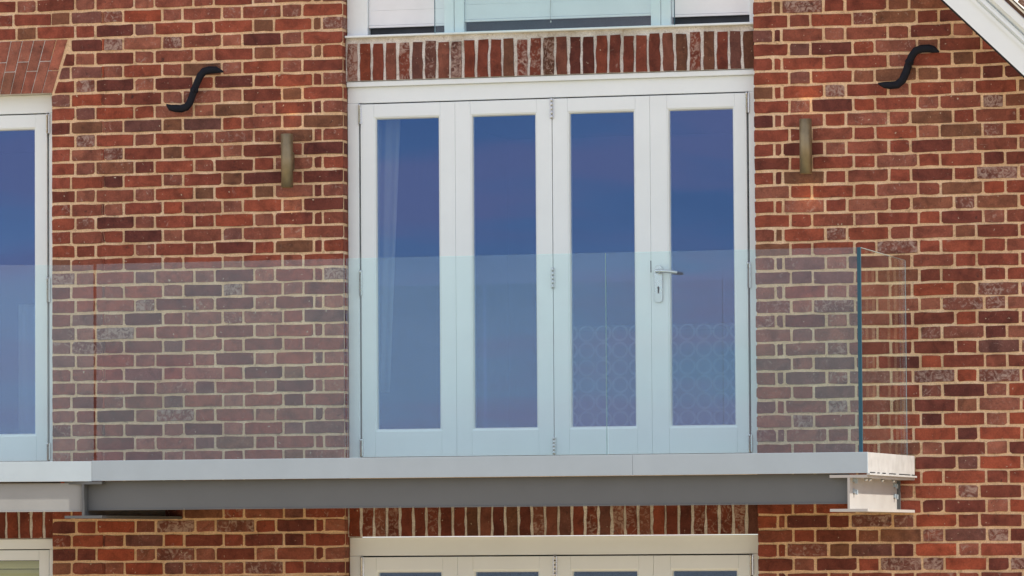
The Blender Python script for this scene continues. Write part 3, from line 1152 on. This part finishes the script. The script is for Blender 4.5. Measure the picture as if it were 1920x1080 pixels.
nt_ = int(L_ / step)
for k in range(nt_):
    s0 = A_ + dirv * (step * k)
    if s0.x < 1.5:
        continue
    q = MB()
    a = s0 + nrm * (0.2445 + 0.010)
    b_ = s0 + dirv * (step * 1.06) + nrm * (0.2445 + 0.022)
    q.extrude_along([(YB - 0.09, 0.0), (YB + 0.12, 0.0), (YB + 0.12, 0.013), (YB - 0.09, 0.013)], a, b_, (0, 1, 0), nrm)
    q.build('roof_tile', M['tile'], roof)
# right flank of the house
q = MB()
q.box(XR1 - 0.3, XR1 - 0.002, T1 + 0.001, 6.0, GZ, verge_z(XR1) + 0.05)
q.build('side_wall', M['mortar'], house)

# ------------------------------------------------------------------ balcony
D = -1.28
FX0, FX1 = -0.993, 3.073
FZ0, FZ1 = -1.382, -1.278
bal = thing('balcony', (1.1, -0.6, FZ0), 'steel balcony with grey edge band and frameless glass balustrade in front of the bifold doors', 'balcony')
ANG = R(19.0)
LD = Vector((-math.cos(ANG), -math.sin(ANG), 0))     # direction of the splayed left front
LN = Vector((LD.y, -LD.x, 0))                        # inward is +LN? resolved below
if LN.y < 0:
    LN = -LN
q = MB()
q.box(FX0, 1.8765, D, D + 0.012, FZ0, FZ1)
q.box(1.8775, FX1, D, D + 0.012, FZ0, FZ1)
q.box(FX0 + 0.01, FX1 - 0.013, D + 0.0125, D + 0.06, FZ1 - 0.006, FZ1 - 0.0005)
q.build('fascia', M['fascia'], bal, bevel=0.0015)
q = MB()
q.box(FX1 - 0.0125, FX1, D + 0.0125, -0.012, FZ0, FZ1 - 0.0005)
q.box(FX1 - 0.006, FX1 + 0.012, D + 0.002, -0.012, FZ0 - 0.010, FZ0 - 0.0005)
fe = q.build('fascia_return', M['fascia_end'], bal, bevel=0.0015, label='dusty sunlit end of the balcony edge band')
for (a, b_) in ((-1.22, -1.10), (-1.03, -0.98), (-0.90, -0.82), (-0.72, -0.55), (-0.45, -0.15), (-0.10, -0.03)):
    q = MB()
    q.box(FX1 - 0.001, FX1 + 0.0035, a, b_, FZ0 + 0.001, FZ0 + 0.006)
    q.build('drain_slot', M['dark'], fe)
# splayed left front
LL = 1.6
c0 = Vector((FX0, D, 0))


def slab(mb, s0, s1, n0, n1, z0, z1):
    P = [c0 + LD * s + LN * n for s, n in ((s0, n0), (s1, n0), (s1, n1), (s0, n1))]
    vs = [(p.x, p.y, z0) for p in P] + [(p.x, p.y, z1) for p in P]
    mb.add(vs, [(0, 1, 2, 3), (7, 6, 5, 4), (0, 4, 5, 1), (1, 5, 6, 2), (2, 6, 7, 3), (3, 7, 4, 0)])


q = MB()
slab(q, 0.0005, LL, 0.0, 0.012, FZ0 - 0.002, FZ1 - 0.002)
q.build('fascia', M['fascia'], bal, bevel=0.0015, label='brighter splayed left length of the edge band')
q = MB()
q.prism([(FX0, 0), (0, 0), (0, 1), (FX0, 1)], 0, 1) if False else None
lp = c0 + LD * LL
vs = [(FX1 - 0.02, D + 0.065), (FX1 - 0.02, -0.004), (lp.x, -0.004), (lp.x, lp.y + 0.05), (FX0, D + 0.065)]
n = len(vs)
q.add([(x, y, FZ0 + 0.02) for x, y in vs] + [(x, y, FZ1 - 0.02) for x, y in vs],
      [list(range(n))[::-1], list(range(n, 2 * n))] + [(i, (i + 1) % n, n + (i + 1) % n, n + i) for i in range(n)])
q.build('deck', M['steel'], bal)


# steel: two I-beams running back to the wall
def ibeam(xc, zt, zb, wd, y0, y1, name='steel_beam'):
    q = MB()
    tf, tw_ = 0.014, 0.011
    q.box(xc - wd / 2, xc + wd / 2, y0, y1, zt - tf, zt)
    q.box(xc - wd / 2, xc + wd / 2, y0, y1, zb, zb + tf)
    q.box(xc - tw_ / 2, xc + tw_ / 2, y0 + 0.0005, y1, zb + tf, zt - tf)
    return q


ib = ibeam(2.975, FZ0 - 0.008, -1.572, 0.19, D + 0.004, -0.004).build('steel_beam', M['steel_lit_pale'], bal, label='steel beam at the balcony end, sunlight mixed into its cream colour')
q = MB()
q.box(2.981, 2.998, -0.028, -0.016, -1.557, FZ0 - 0.023)
q.box(2.981, 3.05, D + 0.008, D + 0.016, -1.557, FZ0 - 0.023) if False else None
q.build('stiffener_plate', M['steel'], ib)
for (y_, z_) in ((-1.17, -1.42), (-1.17, -1.475), (-0.10, -1.435), (-0.10, -1.49)):
    q = MB()
    q.box(2.981, 2.990, y_ - 0.022, y_ + 0.022, z_ - 0.004, z_ + 0.014)
    q.box(2.990, 3.000, y_ - 0.010, y_ + 0.010, z_ - 0.012, z_ + 0.012)
    q.build('beam_clip', M['fascia'], ib)
for y_ in (-1.05, -0.95, -0.62, -0.32):
    q = MB()
    q.lathe((3.02, y_), [(0.001, FZ0 - 0.036), (0.010, FZ0 - 0.035), (0.010, FZ0 - 0.0225), (0.001, FZ0 - 0.0222)], 8)
    q.build('bolt', M['chrome'], ib)
q = MB()
slab(q, 0.16, LL, 0.020, 0.034, FZ0 - 0.0098, FZ0 - 0.0025)
q.build('gap_shade_strip', M['dark'], bal)  # added dark strip, paints the shaded gap between edge band and channel
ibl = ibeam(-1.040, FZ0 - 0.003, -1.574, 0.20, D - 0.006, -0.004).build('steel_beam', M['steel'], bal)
# front channels between the beams
q = MB()
q.box(-1.033, 2.968, D + 0.055, D + 0.067, -1.527, FZ0 - 0.0012)
q.box(-1.033, 2.968, D + 0.050, D + 0.085, -1.533, -1.5275)
q.build('edge_channel', M['steel'], bal)
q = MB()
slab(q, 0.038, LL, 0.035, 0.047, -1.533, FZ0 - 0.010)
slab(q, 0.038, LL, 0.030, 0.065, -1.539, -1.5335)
q.build('edge_channel', M['steel_lit_mid'], bal, label='sunlit left length of the grey edge channel')

# glass balustrade
GT = -0.262


def glass_panel(x0, x1, label=None):
    q = MB()
    y0 = D + 0.038
    q.box(x0, x1, y0, y0 + 0.017, FZ1 - 0.001, GT)
    o = q.build('glass_panel', M['guard'], bal, label=label)
    e = MB()
    e.box(x0 + 0.001, x1 - 0.001, y0 + 0.0005, y0 + 0.0165, GT + 0.0003, GT + 0.0022)
    e.build('polished_edge', M['guard'], o)
    return o


glass_panel(-0.982, 0.360)
glass_panel(0.370, 1.7325)
gp = glass_panel(1.7405, 3.022)
e = MB()
e.box(3.0225, 3.0400, D + 0.0383, D + 0.0548, FZ1 - 0.001, GT + 0.001)
e.build('green_edge', M['edge'], gp)
for xx in (1.7335,):
    e = MB()
    e.box(xx + 0.0004, xx + 0.0010, D + 0.0385, D + 0.0545, FZ1 - 0.001, GT)
    e.build('glass_edge', M['edge_mid'], gp)
q = MB()
q.box(3.0235, 3.0405, D + 0.0565, -0.035, FZ1 - 0.001, GT)
o = q.build('glass_panel', M['guard'], bal, label='short glass return at the right end of the balcony')
e = MB()
e.box(3.0370, 3.0402, -0.0348, -0.0342, FZ1 - 0.001, GT)
e.box(3.0265, 3.0375, D + 0.058, -0.036, GT + 0.0003, GT + 0.0025)
e.build('pale_edge', M['edge_pale'], o)
q = MB()
slab(q, -0.010, LL, 0.036, 0.053, FZ1 - 0.003, GT - 0.002)
o = q.build('glass_panel', M['guard'], bal, label='splayed glass panel at the left end of the balcony')

# ------------------------------------------------------------------ glass guard of the top window
gd = thing('glass_guard', (1.165, -0.03, 1.0), 'pale frameless glass guard fixed in front of the top window', 'glass guard')
q = MB()
q.box(0.509, 1.821, -0.055, -0.040, 1.0062, 1.95)
q.build('glass_panel', M['guard'], gd)
for xx in (0.507, 1.8212):
    e = MB()
    e.box(xx, xx + 0.0018, -0.0548, -0.0402, 1.0062, 1.95)
    e.build('green_edge', M['edge'], gd)
for xx in (0.60, 1.73):
    for zz in (1.35, 1.75):
        e = MB()
        e.tube([(xx, -0.07, zz), (xx, 0.084, zz)], 0.022, 14)
        e.build('stand_off', M['chrome'], gd)

# ------------------------------------------------------------------ S-shaped wall anchors
S1 = [(-1.006, 0.669), (-0.985, 0.651), (-0.956, 0.646), (-0.922, 0.643), (-0.892, 0.652), (-0.873, 0.673), (-0.851, 0.731), (-0.834, 0.774), (-0.813, 0.818), (-0.79, 0.842), (-0.761, 0.848), (-0.723, 0.848), (-0.681, 0.836)]
S2 = [(2.908, 0.663), (2.939, 0.655), (2.974, 0.651), (3.01, 0.654), (3.037, 0.676), (3.057, 0.717), (3.071, 0.76), (3.087, 0.799), (3.109, 0.827), (3.14, 0.837), (3.176, 0.838), (3.202, 0.832), (3.233, 0.818)]
for pts, label in ((S1, 'black S-shaped iron wall anchor above the left wall light'), (S2, 'black S-shaped iron wall anchor near the white bargeboard')):
    cx = sum(p[0] for p in pts) / len(pts)
    cz = sum(p[1] for p in pts) / len(pts)
    t = thing('wall_anchor', (cx, 0, cz), label, 'wall anchor', 'S-shaped wall anchors')
    q = MB()
    rad = [0.004] + [0.0165, 0.0205, 0.0215, 0.0215, 0.021, 0.020, 0.020, 0.021, 0.0215, 0.0215, 0.0195] + [0.004]
    q.tube([(x, -0.050, z) for x, z in pts], rad, 14, flat=0.62)
    q.build('scroll_bar', M['iron'], t)
    q = MB()
    q.tube([(cx - 0.004, 0.0, cz), (cx - 0.004, -0.046, cz)], 0.011, 10)
    q.build('tie_bolt', M['iron'], t)
    q = MB()
    mid = pts[6]
    nx_ = pts[7]
    q.tube([(mid[0] + (nx_[0] - mid[0]) * k_, -0.050, mid[1] + (nx_[1] - mid[1]) * k_) for k_ in (0.0, 0.12, 0.38, 0.5)], [0.0205, 0.0238, 0.0238, 0.0205], 14, flat=0.68)
    q.build('collar', M['iron'], t)
    q = MB()
    q.tube([(mid[0] + 0.004, -0.058, mid[1] + 0.010), (mid[0] + 0.004, -0.074, mid[1] + 0.010)], 0.011, 6)
    q.build('nut', M['iron'], t)

# ------------------------------------------------------------------ up-and-down wall lights


def wall_light(xc, z0, z1, label):
    t = thing('wall_light', (xc, 0, z0), label, 'wall light', 'brass wall lights')
    y, r = -0.075, 0.0325
    q = MB()
    q.lathe((xc, y), [(r - 0.004, z0 + 0.012), (r - 0.004, z0), (r, z0 + 0.001), (r, z1 - 0.001), (r - 0.004, z1), (r - 0.004, z1 - 0.012)], 32)
    body = q.build('lamp_body', M['brass'], t)
    q = MB()
    q.box(xc - 0.02, xc + 0.02, -0.045, -0.0035, (z0 + z1) / 2 - 0.05, (z0 + z1) / 2 + 0.05)
    q.build('wall_bracket', M['brass'], t, bevel=0.003)
    for zz, d in ((z0 + 0.006, -1), (z1 - 0.006, 1)):
        q = MB()
        n_ = 20
        q.add([(xc + (r - 0.0045) * math.cos(2 * math.pi * k / n_), y + (r - 0.0045) * math.sin(2 * math.pi * k / n_), zz) for k in range(n_)],
              [list(range(n_)) if d > 0 else list(range(n_))[::-1]])
        q.build('lamp_lens', M['glow'], t)
        ld = bpy.data.lights.new('lamp_beam', 'SPOT')
        ld.energy = 0.85
        ld.spot_size = R(78)
        ld.spot_blend = 0.9
        ld.color = (1.0, 0.60, 0.26)
        ld.shadow_soft_size = 0.015
        lo = bpy.data.objects.new('lamp_beam', ld)
        COL.objects.link(lo)
        lo.parent = t
        lo.location = Vector((xc, y + 0.012, zz + 0.008 * d)) - WORLD[t.name]
        lo.rotation_euler = (0, 0, 0) if d < 0 else (math.pi, 0, 0)


wall_light(-0.3145, 0.199, 0.488, 'brass cylinder wall light left of the bifold doors')
wall_light(2.526, 0.200, 0.487, 'brass cylinder wall light right of the bifold doors')
